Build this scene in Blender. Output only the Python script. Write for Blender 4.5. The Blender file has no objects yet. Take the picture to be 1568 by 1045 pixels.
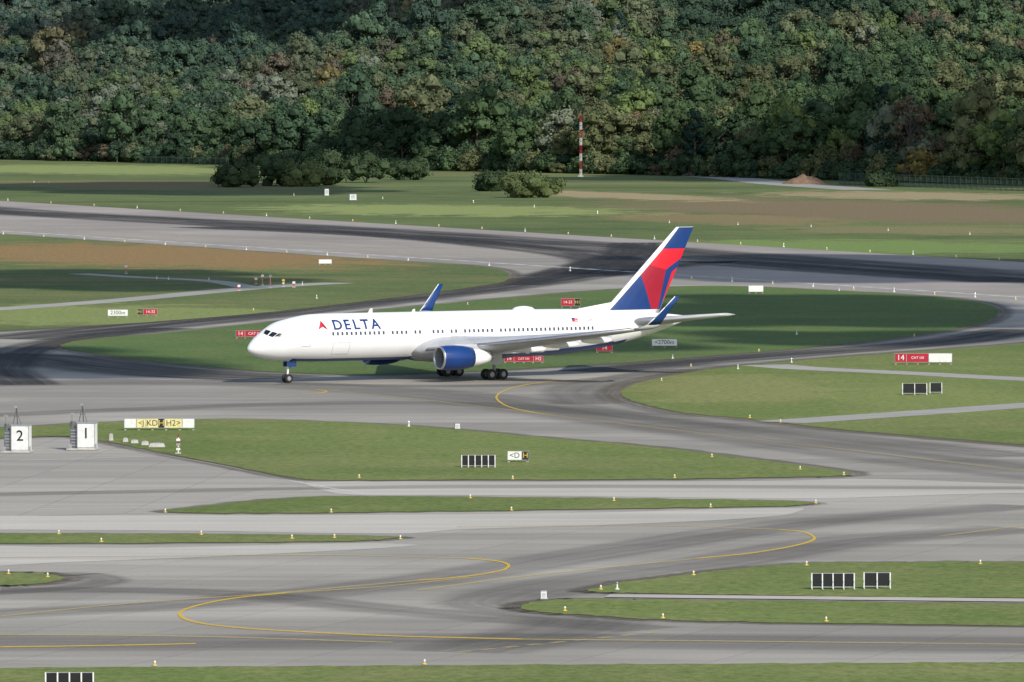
import bpy, bmesh, math, random
import numpy as np
from mathutils import Vector, Matrix, noise
random.seed(7); rng = np.random.default_rng(7)
scene = bpy.context.scene
COL = scene.collection
# ------------------------------------------------------------------ image pixels to ground positions
H = 33.7; F = 10940.0; PITCH = math.atan(422.5 / F)
SP, CP = math.sin(PITCH), math.cos(PITCH)
def G(u, v):
    """ground position (metres) of an image pixel, projected through the camera onto flat ground"""
    xc = (u - 784.0) / F; yc = (522.5 - v) / F
    dx, dy, dz = xc, yc * SP + CP, yc * CP - SP
    t = H / -dz
    return (dx * t, dy * t)
def S(v): return (v - 100.0) / H      # local scale
# ------------------------------------------------------------------ materials
def nn(nt, t, **kw):
    n = nt.nodes.new(t)
    for k, v in kw.items(): setattr(n, k, v)
    return n
def L(nt, a, b): nt.links.new(a, b)
def mathn(nt, op, a, b=None, c=None, clamp=False):
    n = nt.nodes.new('ShaderNodeMath'); n.operation = op; n.use_clamp = clamp
    for i, x in enumerate((a, b, c)):
        if x is None: continue
        if isinstance(x, (int, float)): n.inputs[i].default_value = x
        else: nt.links.new(x, n.inputs[i])
    return n.outputs[0]
def mixc(nt, fac, a, b, mode='MIX'):
    n = nt.nodes.new('ShaderNodeMix'); n.data_type = 'RGBA'; n.blend_type = mode
    for i, x in ((0, fac), (6, a), (7, b)):
        if isinstance(x, (int, float)): n.inputs[i].default_value = x
        elif isinstance(x, tuple): n.inputs[i].default_value = (x[0], x[1], x[2], 1)
        else: nt.links.new(x, n.inputs[i])
    return n.outputs[2]
def noise_n(nt, vec, scale, detail=4, rough=0.55, sx=(1, 1, 1), rz=0.0, loc=(0, 0, 0)):
    m = nt.nodes.new('ShaderNodeMapping'); m.inputs['Scale'].default_value = sx
    m.inputs['Rotation'].default_value = (0, 0, rz); m.inputs['Location'].default_value = loc
    nt.links.new(vec, m.inputs[0])
    n = nt.nodes.new('ShaderNodeTexNoise'); n.inputs['Scale'].default_value = scale
    n.inputs['Detail'].default_value = detail; n.inputs['Roughness'].default_value = rough
    nt.links.new(m.outputs[0], n.inputs['Vector'])
    return n.outputs[0]
def maprange(nt, x, a, b, c=0.0, d=1.0, smooth=True):
    n = nt.nodes.new('ShaderNodeMapRange'); n.interpolation_type = 'SMOOTHSTEP' if smooth else 'LINEAR'
    nt.links.new(x, n.inputs[0])
    for i, v in zip((1, 2, 3, 4), (a, b, c, d)): n.inputs[i].default_value = v
    return n.outputs[0]
def newmat(name):
    m = bpy.data.materials.new(name); m.use_nodes = True
    nt = m.node_tree; nt.nodes.clear()
    out = nn(nt, 'ShaderNodeOutputMaterial'); p = nn(nt, 'ShaderNodeBsdfPrincipled')
    L(nt, p.outputs[0], out.inputs[0])
    return m, nt, p, out
def simple(name, col, rough=0.5, metal=0.0, var=0.12, scale=3.0, coat=0.0):
    m, nt, p, out = newmat(name)
    tc = nn(nt, 'ShaderNodeTexCoord')
    f = noise_n(nt, tc.outputs['Object'], scale, 4)
    f = maprange(nt, f, 0.3, 0.7)
    c = mixc(nt, f, tuple(x * (1 - var) for x in col), tuple(min(1, x * (1 + var)) for x in col))
    L(nt, c, p.inputs['Base Color'])
    p.inputs['Roughness'].default_value = rough; p.inputs['Metallic'].default_value = metal
    if coat: p.inputs['Coat Weight'].default_value = coat; p.inputs['Coat Roughness'].default_value = 0.1
    return m
M = {}
M['white'] = simple('white_paint', (0.83, 0.83, 0.82), 0.35, var=0.03, scale=0.5)
M['signwhite'] = simple('sign_white', (0.72, 0.72, 0.69), 0.5, var=0.08)
M['blue'] = simple('navy_paint', (0.008, 0.040, 0.17), 0.3, var=0.1, scale=0.4)
M['red'] = simple('red_paint', (0.66, 0.012, 0.03), 0.35, var=0.06, scale=0.4)
M['darkred'] = simple('dark_red_paint', (0.33, 0.008, 0.028), 0.35, var=0.06, scale=0.4)
M['wing'] = simple('wing_grey', (0.44, 0.45, 0.46), 0.4, var=0.10, scale=0.6)
M['metal'] = simple('bare_metal', (0.55, 0.55, 0.56), 0.3, 0.8, var=0.08)
M['tyre'] = simple('tyre_rubber', (0.018, 0.018, 0.019), 0.8)
M['dark'] = simple('dark_panel', (0.012, 0.013, 0.016), 0.35)
M['glass'] = simple('dark_glass', (0.012, 0.016, 0.022), 0.15)
M['winglass'] = simple('cabin_window', (0.06, 0.07, 0.10), 0.25)
M['seam'] = simple('panel_seam', (0.45, 0.46, 0.48), 0.5)
M['grey'] = simple('grey_paint', (0.28, 0.29, 0.30), 0.55)
M['midgrey'] = simple('weathered_steel', (0.13, 0.135, 0.14), 0.6, var=.25)
M['yellow'] = simple('yellow_paint', (0.62, 0.42, 0.06), 0.5)
M['signyellow'] = simple('sign_yellow', (0.68, 0.60, 0.28), 0.5)
M['signred'] = simple('sign_red', (0.40, 0.008, 0.03), 0.5, var=.1)
M['black'] = simple('black_paint', (0.012, 0.012, 0.012), 0.5)
M['concrete'] = simple('cast_concrete', (0.42, 0.41, 0.38), 0.9, var=.15)
M['greenpaint'] = simple('green_mesh', (0.03, 0.06, 0.04), 0.7)
M['dirt'] = simple('dirt', (0.20, 0.125, 0.075), 0.95, var=.3, scale=1.0)
M['shadow_cloud'] = simple('cloud_white', (0.85, 0.85, 0.87), 1.0, var=.02, scale=.02)

def grass_mat(name, base_a, base_b, dry, dryamt, zones=(), band=0.0, bandc=(.2, .18, .08)):
    m, nt, p, out = newmat(name)
    geo = nn(nt, 'ShaderNodeNewGeometry'); pos = geo.outputs['Position']
    big = noise_n(nt, pos, 0.018, 5, 0.6, (1, .5, 1), .2)
    med = noise_n(nt, pos, 0.10, 6, 0.7, (1, .8, 1))
    fine = noise_n(nt, pos, 1.3, 5, 0.8, (1, .6, 1))
    f1 = maprange(nt, big, .35, .65)
    c = mixc(nt, f1, base_a, base_b)
    d = maprange(nt, med, .42, .72)
    d = mathn(nt, 'MULTIPLY', d, dryamt)
    c = mixc(nt, d, c, dry)
    if band:
        bn = noise_n(nt, pos, 0.022, 6, .65, (.35, 1, 1), .45, (300, 100, 0))
        c = mixc(nt, maprange(nt, bn, .48, .66, 0, band), c, bandc)
        bn2 = noise_n(nt, pos, 0.03, 6, .65, (.3, 1, 1), .4, (700, 900, 0))
        c = mixc(nt, maprange(nt, bn2, .5, .68, 0, band * .8), c, tuple(x * .62 for x in base_a))
    for (x, y, rx, ry, rot, colr, amt) in zones:
        mp = nn(nt, 'ShaderNodeMapping', vector_type='TEXTURE')
        mp.inputs['Location'].default_value = (x, y, 0); mp.inputs['Rotation'].default_value = (0, 0, rot)
        mp.inputs['Scale'].default_value = (rx, ry, 1000)
        L(nt, pos, mp.inputs[0])
        ln = nn(nt, 'ShaderNodeVectorMath', operation='LENGTH'); L(nt, mp.outputs[0], ln.inputs[0])
        e = mathn(nt, 'ADD', ln.outputs['Value'], mathn(nt, 'MULTIPLY_ADD', med, 3.0, -1.5))
        k = maprange(nt, e, .75, 1.15, amt, 0.0)
        c = mixc(nt, k, c, colr)
    k = maprange(nt, fine, .25, .75, .55, 1.45, False)
    v = nn(nt, 'ShaderNodeVectorMath', operation='SCALE'); L(nt, c, v.inputs[0]); L(nt, k, v.inputs['Scale'])
    L(nt, v.outputs[0], p.inputs['Base Color'])
    p.inputs['Roughness'].default_value = 0.95
    p.inputs['Specular IOR Level'].default_value = 0.1
    b = nn(nt, 'ShaderNodeBump'); b.inputs['Strength'].default_value = 0.6; b.inputs['Distance'].default_value = 0.12
    L(nt, fine, b.inputs['Height']); L(nt, b.outputs[0], p.inputs['Normal'])
    return m
def zone(u, v, ru, v0, v1, col, amt, rot=0.0):
    x, y = G(u, v); ya = G(u, v0)[1]; yb = G(u, v1)[1]
    return (x, (ya + yb) / 2, ru / S(v), abs(ya - yb) / 2, rot, col, amt)
tan = (0.34, 0.27, 0.15); brn = (0.20, 0.15, 0.085); lime = (.25, .29, .10)
M['field'] = grass_mat('meadow', (0.085, 0.125, 0.042), (0.12, 0.165, 0.055), (0.22, 0.20, 0.09), .5, [
    zone(1330, 322, 330, 304, 345, brn, .95, .22), zone(1100, 334, 160, 326, 346, (.24, .18, .09), .8, .25), zone(945, 299, 100, 291, 309, tan, .95, .3),
    zone(1390, 300, 200, 293, 307, tan, .9, .3), zone(680, 322, 260, 313, 332, lime, .95, .3),
    zone(150, 258, 260, 252, 268, lime, .9, .3), zone(230, 283, 230, 276, 291, (.19, .15, .07), .8, .3), zone(1300, 377, 330, 367, 390, (.17, .24, .07), .95, .35),
    zone(1400, 352, 200, 346, 360, (.22, .19, .09), .8, .3)], .7, (.22, .20, .09))
M['leftfield'] = grass_mat('meadow_dry', (0.085, 0.125, 0.042), (0.125, 0.17, 0.055), (0.22, 0.19, 0.085), .6, [
    zone(230, 394, 320, 372, 414, (.27, .175, .075), .95, .3), zone(150, 482, 330, 468, 500, (.23, .27, .09), .85)], .5)
M['lawn'] = grass_mat('mown_grass', (0.125, 0.172, 0.044), (0.160, 0.205, 0.058), (0.25, 0.235, 0.10), .5, [
    zone(1120, 596, 160, 575, 620, (.26, .25, .10), .6), zone(1420, 610, 160, 590, 640, (.22, .25, .08), .55)], .3, (.24, .23, .10))
M['island'] = grass_mat('mown_grass_dark', (0.085, 0.14, 0.042), (0.11, 0.168, 0.050), (0.17, 0.175, 0.07), .4, (), .35, (.16, .19, .07))

def pavement_mat(name, c1, c2, joints=True, jrot=0.35, bands=.16):
    m, nt, p, out = newmat(name)
    geo = nn(nt, 'ShaderNodeNewGeometry'); pos = geo.outputs['Position']
    big = noise_n(nt, pos, 0.02, 4, .6, (1, .35, 1), .3)
    streak = noise_n(nt, pos, 0.35, 5, .7, (.08, 1, 1), .32)
    streak2 = noise_n(nt, pos, 0.25, 5, .7, (.05, 1, 1), -.12, (50, 20, 0))
    lane = noise_n(nt, pos, 0.055, 2, .5, (.12, 1, 1), .1, (11, 7, 0))
    fine = noise_n(nt, pos, 3.0, 5, .75)
    c = mixc(nt, maprange(nt, big, .35, .65), c1, c2)
    s = maprange(nt, streak, .3, .7, .88, 1.11, False)
    s2 = maprange(nt, streak2, .3, .7, .91, 1.09, False)
    s3 = maprange(nt, lane, .38, .62, 1 - bands, 1 + bands * .6)
    f = maprange(nt, fine, .2, .8, .88, 1.12, False)
    k = mathn(nt, 'MULTIPLY', mathn(nt, 'MULTIPLY', mathn(nt, 'MULTIPLY', s, s2), f), s3)
    if joints:
        mp = nn(nt, 'ShaderNodeMapping'); mp.inputs['Rotation'].default_value = (0, 0, jrot)
        L(nt, pos, mp.inputs[0])
        br = nn(nt, 'ShaderNodeTexBrick', offset=0.0); br.inputs['Scale'].default_value = 1.0
        br.inputs['Brick Width'].default_value = 7.5; br.inputs['Row Height'].default_value = 7.5
        br.inputs['Mortar Size'].default_value = 0.07; br.inputs['Mortar Smooth'].default_value = .5
        br.inputs['Color1'].default_value = (1, 1, 1, 1); br.inputs['Color2'].default_value = (.91, .91, .91, 1)
        br.inputs['Mortar'].default_value = (.66, .65, .64, 1)
        L(nt, mp.outputs[0], br.inputs[0])
        c = mixc(nt, .8, c, br.outputs[0], 'MULTIPLY')
    v = nn(nt, 'ShaderNodeVectorMath', operation='SCALE'); L(nt, c, v.inputs[0]); L(nt, k, v.inputs['Scale'])
    L(nt, v.outputs[0], p.inputs['Base Color'])
    p.inputs['Roughness'].default_value = 0.9; p.inputs['Specular IOR Level'].default_value = .2
    return m
M['pave'] = pavement_mat('concrete_pavement', (0.310, 0.285, 0.243), (0.375, 0.345, 0.295))
M['runway'] = pavement_mat('runway_asphalt', (0.29, 0.26, 0.228), (0.37, 0.33, 0.288), False, bands=.08)
M['apron'] = pavement_mat('apron_concrete', (0.34, 0.315, 0.27), (0.375, 0.348, 0.30), True, .1, .08)
M['light'] = pavement_mat('light_concrete', (0.44, 0.41, 0.355), (0.48, 0.45, 0.39), False, bands=.08)
M['path'] = pavement_mat('service_road_asphalt', (0.32, 0.305, 0.275), (0.38, 0.36, 0.32), False, bands=.05)

def alpha_mat(name, col, amt, sscale=0.6, soft=True):
    m, nt, p, out = newmat(name)
    uv = nn(nt, 'ShaderNodeUVMap'); uv.uv_map = 'UVMap'
    sep = nn(nt, 'ShaderNodeSeparateXYZ'); L(nt, uv.outputs[0], sep.inputs[0])
    e = mathn(nt, 'MULTIPLY', mathn(nt, 'MULTIPLY', sep.outputs[1], mathn(nt, 'SUBTRACT', 1.0, sep.outputs[1])), 4.0)
    if soft: e = maprange(nt, e, 0.0, .9)
    else: e = maprange(nt, e, 0.0, .12)
    n = noise_n(nt, uv.outputs[0], sscale, 5, .7, (.02, 9, 1) if soft else (1, 1, 1))
    k = maprange(nt, n, .25, .65, .25 if soft else .6, 1.0)
    a = mathn(nt, 'MULTIPLY', mathn(nt, 'MULTIPLY', e, k), amt, clamp=True)
    p.inputs['Base Color'].default_value = (*col, 1); p.inputs['Roughness'].default_value = .85
    p.inputs['Specular IOR Level'].default_value = .15
    L(nt, a, p.inputs['Alpha'])
    return m
M['rubber'] = alpha_mat('tyre_rubber_deposit', (0.042, 0.040, 0.041), .82)
M['rubber2'] = alpha_mat('tyre_rubber_faint', (0.10, 0.094, 0.086), .34)
M['scrub'] = alpha_mat('worn_light_track', (0.50, 0.45, 0.38), .6)
M['rim'] = alpha_mat('dirty_edge', (0.13, 0.105, 0.075), .6, .8)
M['ymark'] = alpha_mat('yellow_marking', (0.70, 0.46, 0.05), .95, 2.0, False)
M['yfaint'] = alpha_mat('yellow_marking_worn', (0.60, 0.47, 0.18), .6, 2.0, False)
M['wmark'] = alpha_mat('white_marking', (0.74, 0.73, 0.70), .75, 2.0, False)

# ------------------------------------------------------------------ mesh builder
class MB:
    def __init__(s): s.v = []; s.f = []; s.m = []; s.mats = []; s.uv = None
    def mi(s, k):
        if k not in s.mats: s.mats.append(k)
        return s.mats.index(k)
    def add(s, vs, fs, k):
        o = len(s.v); s.v += [tuple(x) for x in vs]; i = s.mi(k)
        for f in fs: s.f.append(tuple(o + j for j in f)); s.m.append(i)
    def box(s, c, d, k, rz=0.0, taper=1.0):
        x, y, z = c; a, b, h = d[0] / 2, d[1] / 2, d[2] / 2; vs = []
        cr, sr = math.cos(rz), math.sin(rz)
        for q, t in ((-1, 1.0), (1, taper)):
            for px, py in ((-a, -b), (a, -b), (a, b), (-a, b)):
                px *= t; py *= t
                vs.append((x + px * cr - py * sr, y + px * sr + py * cr, z + q * h))
        s.add(vs, [(0, 3, 2, 1), (4, 5, 6, 7), (0, 1, 5, 4), (1, 2, 6, 5), (2, 3, 7, 6), (3, 0, 4, 7)], k)
    def cyl(s, p0, p1, r0, r1, k, n=10):
        p0 = Vector(p0); p1 = Vector(p1); d = (p1 - p0)
        if d.length < 1e-6: return
        d.normalize(); a = d.orthogonal().normalized(); b = d.cross(a); vs = []
        for p, r in ((p0, r0), (p1, r1)):
            for i in range(n):
                t = 2 * math.pi * i / n; vs.append(p + a * (r * math.cos(t)) + b * (r * math.sin(t)))
        fs = [(i, (i + 1) % n, n + (i + 1) % n, n + i) for i in range(n)] + [tuple(range(n))[::-1], tuple(range(n, 2 * n))]
        s.add(vs, fs, k)
    def lathe(s, o, axis, prof, k, n=28):
        o = Vector(o); d = Vector(axis).normalized(); a = d.orthogonal().normalized(); b = d.cross(a); vs = []
        for (x, r) in prof:
            for i in range(n):
                t = 2 * math.pi * i / n; vs.append(o + d * x + a * (r * math.cos(t)) + b * (r * math.sin(t)))
        fs = []
        for j in range(len(prof) - 1):
            for i in range(n): fs.append((j * n + i, j * n + (i + 1) % n, (j + 1) * n + (i + 1) % n, (j + 1) * n + i))
        s.add(vs, fs, k)
    def loft(s, rings, k, cap=True):
        n = len(rings[0]); vs = [p for r in rings for p in r]; fs = []
        for j in range(len(rings) - 1):
            for i in range(n): fs.append((j * n + i, j * n + (i + 1) % n, (j + 1) * n + (i + 1) % n, (j + 1) * n + i))
        if cap: fs += [tuple(range(n))[::-1], tuple(range((len(rings) - 1) * n, len(rings) * n))]
        s.add(vs, fs, k)
    def ellipsoid(s, c, r, k, n=16, m=8):
        rings = []
        for j in range(1, m):
            t = math.pi * j / m
            rings.append([(c[0] - r[0] * math.cos(t), c[1] + r[1] * math.sin(t) * math.cos(2 * math.pi * i / n), c[2] + r[2] * math.sin(t) * math.sin(2 * math.pi * i / n)) for i in range(n)])
        s.loft(rings, k)
    def text(s, body, size, k, fn, off=0.0, cuts=0):
        vs, fs = text_mesh(body, size, off, cuts)
        s.add([fn(x, y) for x, y in vs], fs, k)
    def build(s, name, loc=(0, 0, 0), rz=0.0, parent=None, smooth=False, fix=True, bevel=0.0):
        me = bpy.data.meshes.new(name); me.from_pydata(s.v, [], s.f)
        for k in s.mats: me.materials.append(M[k])
        me.polygons.foreach_set('material_index', s.m)
        if fix:
            bm = bmesh.new(); bm.from_mesh(me); bmesh.ops.recalc_face_normals(bm, faces=bm.faces); bm.to_mesh(me); bm.free()
        if smooth: me.polygons.foreach_set('use_smooth', [True] * len(me.polygons))
        me.update()
        ob = bpy.data.objects.new(name, me); COL.objects.link(ob)
        ob.location = loc; ob.rotation_euler = (0, 0, rz)
        if parent: ob.parent = parent
        if bevel:
            b = ob.modifiers.new('bevel', 'BEVEL'); b.width = bevel; b.segments = 2; b.limit_method = 'ANGLE'
        return ob
def text_mesh(body, size, off=0.0, cuts=0):
    cu = bpy.data.curves.new('t', 'FONT'); cu.body = body; cu.size = size; cu.align_x = 'CENTER'; cu.align_y = 'CENTER'
    cu.offset = off; cu.resolution_u = 4
    ob = bpy.data.objects.new('t', cu); COL.objects.link(ob)
    dg = bpy.context.evaluated_depsgraph_get(); dg.update()
    me = bpy.data.meshes.new_from_object(ob.evaluated_get(dg))
    bpy.data.objects.remove(ob); bpy.data.curves.remove(cu)
    bm = bmesh.new(); bm.from_mesh(me); bpy.data.meshes.remove(me)
    bmesh.ops.triangulate(bm, faces=bm.faces)
    if cuts:
        for i in range(-cuts, cuts + 1):
            bmesh.ops.bisect_plane(bm, geom=bm.verts[:] + bm.edges[:] + bm.faces[:], plane_co=(0, i * size * .5 / cuts, 0), plane_no=(0, 1, 0))
    bm.verts.index_update()
    vs = [(v.co.x, v.co.y) for v in bm.verts]; fs = [tuple(v.index for v in f.verts) for f in bm.faces]
    bm.free(); return vs, fs

# ------------------------------------------------------------------ splines, patches, ribbons
def cr(pts, n=8, closed=False):
    out = []; N = len(pts); rngi = range(N if closed else N - 1)
    for i in rngi:
        if closed: p0, p1, p2, p3 = pts[i - 1], pts[i], pts[(i + 1) % N], pts[(i + 2) % N]
        else: p0, p1, p2, p3 = pts[max(i - 1, 0)], pts[i], pts[i + 1], pts[min(i + 2, N - 1)]
        d = math.dist(p1, p2); d0 = max(math.dist(p0, p1), 1e-3); d1 = max(math.dist(p2, p3), 1e-3)
        for j in range(n):
            t = j / n
            m1 = [(p2[k] - p0[k]) * d / (d + d0) for k in (0, 1)]; m2 = [(p3[k] - p1[k]) * d / (d + d1) for k in (0, 1)]
            h = (2 * t**3 - 3 * t**2 + 1, t**3 - 2 * t**2 + t, -2 * t**3 + 3 * t**2, t**3 - t**2)
            out.append(tuple(h[0] * p1[k] + h[1] * m1[k] + h[2] * p2[k] + h[3] * m2[k] for k in (0, 1)))
    if not closed: out.append(pts[-1])
    return out
def ribbon_data(world, wfn, z):
    vs = []; fs = []; uvs = []; L0 = 0.0
    n = len(world)
    for i, p in enumerate(world):
        a = world[max(i - 1, 0)]; b = world[min(i + 1, n - 1)]
        dx, dy = b[0] - a[0], b[1] - a[1]; l = math.hypot(dx, dy) or 1
        dx /= l; dy /= l
        w = wfn(dx, dy) / 2
        if i: L0 += math.dist(p, world[i - 1])
        vs += [(p[0] - dy * w, p[1] + dx * w, z), (p[0] + dy * w, p[1] - dx * w, z)]
        uvs += [(L0, 0), (L0, 1)]
    for i in range(n - 1): fs.append((2 * i, 2 * i + 1, 2 * i + 3, 2 * i + 2))
    return vs, fs, uvs
class Ribbons:
    def __init__(s): s.v = []; s.f = []; s.uv = []
    def add(s, px, wfn, z, n=8, world=None):
        w = world or [G(*p) for p in cr(px, n)]
        if not callable(wfn): c = wfn; wfn = lambda dx, dy: c
        vs, fs, uv = ribbon_data(w, wfn, z); o = len(s.v)
        s.v += vs; s.uv += uv; s.f += [tuple(o + j for j in f) for f in fs]
    def build(s, name, mat):
        me = bpy.data.meshes.new(name); me.from_pydata(s.v, [], s.f); me.materials.append(M[mat])
        ul = me.uv_layers.new(name='UVMap')
        for l in me.loops: ul.data[l.index].uv = s.uv[l.vertex_index]
        ob = bpy.data.objects.new(name, me); COL.objects.link(ob); return ob
def linew(dx, dy): return 0.20 + 0.52 * abs(dx)
rims = Ribbons(); zl = [0.05]
def patch(name, px, mat, z=0.06, rim=3.0, spline=True, jit=True):
    pp = cr(px, 9, True) if spline else px
    w = []
    for i, p in enumerate(pp):
        x, y = G(*p)
        if jit:
            x += noise.noise(Vector((i * .9, y * .1, 3))) * .3; y += noise.noise(Vector((i * .9, y * .1, 7))) * 1.1
        w.append((x, y))
    me = bpy.data.meshes.new(name)
    bm = bmesh.new(); vs = [bm.verts.new((x, y, z)) for x, y in w]
    es = [bm.edges.new((vs[i], vs[(i + 1) % len(vs)])) for i in range(len(vs))]
    bmesh.ops.triangle_fill(bm, edges=es, use_beauty=True)
    bmesh.ops.recalc_face_normals(bm, faces=bm.faces)
    for f in bm.faces:
        if f.normal.z < 0: f.normal_flip()
    bm.to_mesh(me); bm.free(); me.materials.append(M[mat])
    ob = bpy.data.objects.new(name, me); COL.objects.link(ob)
    if rim:
        rims.add(None, rim * 1.3, z - .015, world=w + [w[0]])
    return ob

# ------------------------------------------------------------------ ground with wooded hill
def edge(X):
    X = max(-450, min(450, X)); return 2262 - 1.67 * X + 18 * noise.noise(Vector((X * .012, 0, 0)))
def terr(X, Y):
    t = Y - edge(X) - 70
    if t <= 0: return 0.0
    z = 125 * (1 - math.exp(-(t / 950.0) ** 1.30))
    return max(0, z + min(1, t / 160) * 11 * noise.noise(Vector((X * .0075, Y * .0065, 1))))
xs = [-9000, -5000, -3000, -1800, -1200] + list(range(-900, 901, 30)) + [1200, 1800, 3000, 5000, 9000]
ys = [-3000, -1000, 0, 400, 800, 1200] + list(range(1500, 4000, 30)) + [4300, 4800, 5500, 7000, 10000, 14000]
gv = [(x, y, terr(x, y)) for y in ys for x in xs]; nx = len(xs)
gf = [(j * nx + i, j * nx + i + 1, (j + 1) * nx + i + 1, (j + 1) * nx + i) for j in range(len(ys) - 1) for i in range(nx - 1)]
me = bpy.data.meshes.new('ground'); me.from_pydata(gv, [], gf); me.materials.append(M['field'])
me.polygons.foreach_set('use_smooth', [True] * len(me.polygons))
ob = bpy.data.objects.new('ground', me); COL.objects.link(ob)

def poly_world(name, pts, z, mat):
    me = bpy.data.meshes.new(name); me.from_pydata([(x, y, z) for x, y in pts], [], [tuple(range(len(pts)))])
    me.materials.append(M[mat]); ob = bpy.data.objects.new(name, me); COL.objects.link(ob); return ob
a = Vector(G(0, 308)); b = Vector(G(1568, 402)); d = (b - a)
A0 = a - d * 1.2; B0 = b + d * 0.9
n0 = G(-200, 1025); n1 = G(1768, 1014)
poly_world('taxiway_pavement', [(A0.x, A0.y), (B0.x, B0.y), (B0.x, n1[1] - 2), n1, G(784, 1019), n0, (A0.x, n0[1] + 2)], 0.02, 'pave')
a2 = Vector(G(0, 357)); b2 = Vector(G(1568, 459)); d2 = b2 - a2
A1 = a2 - d2 * 1.2; B1 = b2 + d2 * .9
poly_world('runway', [tuple(A0), tuple(B0), tuple(B1), tuple(A1)], 0.028, 'runway')
patch('apron', [(-300, 672), (0, 674), (100, 671), (190, 684), (330, 712), (455, 736), (250, 786), (-300, 800)], 'apron', .03, 0, False, False)

# grass
patch('grass_field', [(-700, 300), (-300, 334), (0, 359), (250, 376), (480, 392), (620, 401), (730, 408), (778, 418), (776, 430), (740, 438), (600, 457), (400, 480), (200, 496), (0, 508), (-300, 528), (-700, 560)], 'leftfield', .06, 4)
patch('grass_island', [(92, 530), (130, 521), (250, 511), (400, 496), (600, 474), (800, 455), (930, 445), (1020, 440), (1120, 439), (1300, 447), (1440, 456), (1512, 467), (1530, 479), (1505, 495), (1400, 515), (1250, 532), (1100, 545), (960, 556), (850, 563), (700, 571), (560, 575), (400, 569), (250, 556), (150, 543), (105, 536)], 'island', .06, 4)
patch('grass_field', [(950, 604), (965, 592), (1010, 580), (1090, 566), (1200, 555), (1350, 543), (1568, 527), (1900, 500), (2300, 480), (2300, 760), (1900, 712), (1568, 682), (1300, 660), (1150, 643), (1040, 632), (970, 615)], 'lawn', .06, 5)
patch('grass_verge', [(-300, 658), (0, 656), (170, 647), (350, 643), (480, 646), (640, 654), (800, 668), (1000, 686), (1150, 704), (1300, 724), (1302, 729), (1200, 732), (1000, 735), (700, 736), (480, 736), (440, 731), (330, 710), (250, 695), (160, 677), (100, 669), (0, 672), (-300, 672)], 'lawn', .065, 3)
patch('grass_strip', [(250, 785), (290, 779), (400, 767), (500, 762), (700, 762), (1000, 765), (1200, 768), (1245, 772), (1200, 776), (900, 781), (600, 785), (400, 787)], 'lawn', .06, 2)
patch('grass_strip', [(-300, 817), (0, 818), (250, 819), (450, 821), (612, 824), (560, 829), (350, 832), (0, 834), (-300, 836)], 'lawn', .06, 2)
patch('grass_strip', [(-300, 874), (0, 878), (70, 880), (98, 887), (70, 894), (0, 898), (-300, 905)], 'lawn', .06, 2.5)
patch('grass_strip', [(900, 906), (950, 894), (1020, 885), (1120, 873), (1240, 864), (1400, 862), (1568, 862), (2000, 866), (2000, 922), (1568, 917), (1300, 915), (1100, 912), (960, 909)], 'lawn', .06, 2.5)
patch('grass_strip', [(795, 932), (815, 924), (870, 919), (1000, 920), (1300, 923), (1568, 926), (2000, 932), (2000, 972), (1568, 960), (1200, 955), (1000, 950), (870, 942), (815, 937)], 'lawn', .06, 2.5)
x0, y0 = n0; x1, y1 = n1
bpts = [n0] + [(x0 + (x1 - x0) * i / 60, y0 + (y1 - y0) * i / 60 + noise.noise(Vector((i * .7, 0, 0))) * 1.2) for i in range(1, 60)] + [n1]
poly_world('grass_verge', [(x0 - 150, y0 + 5)] + bpts + [(x1 + 150, y1 - 5), (x1 + 150, 100), (x0 - 150, 100)], .045, 'lawn')
rims.build('pavement_edge_dirt', 'rim')

def strip(name, px, mat, z=.04):
    return patch(name, px, mat, z, 0, True, False)
strip('light_concrete_strip', [(470, 740), (800, 739), (1200, 737), (1320, 734), (1568, 742), (1900, 752), (1900, 762), (1568, 756), (1250, 764), (1000, 762), (700, 759), (520, 757)], 'light', .034)
strip('light_concrete_strip', [(-200, 795), (100, 791), (500, 790), (900, 786), (1230, 779), (1200, 790), (1000, 802), (700, 812), (620, 818), (300, 814), (0, 812), (-200, 812)], 'light', .034)
strip('light_concrete_strip', [(-200, 840), (200, 840), (560, 833), (640, 836), (400, 850), (100, 862), (-200, 872)], 'light', .034)
def road(name, px, w, mat='path', z=.075):
    r = Ribbons(); r.add(px, w, z, 8); return r.build(name, mat)
road('service_road', [(1170, 560), (1230, 565), (1400, 573), (1568, 582), (1900, 598)], 6)
road('service_road', [(1193, 648), (1400, 634), (1568, 622), (1900, 600)], 6)
road('service_road', [(-200, 486), (0, 474), (180, 461), (330, 447), (430, 439), (520, 434)], 6)
road('service_road', [(390, 443), (330, 432), (200, 425), (120, 420)], 4, z=.08)
road('service_road', [(930, 914), (1200, 917), (1568, 921), (1900, 925)], 2.6, 'light')
road('service_road', [(1040, 268), (1120, 273), (1200, 282), (1330, 291)], 14, 'path', .02)

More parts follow.
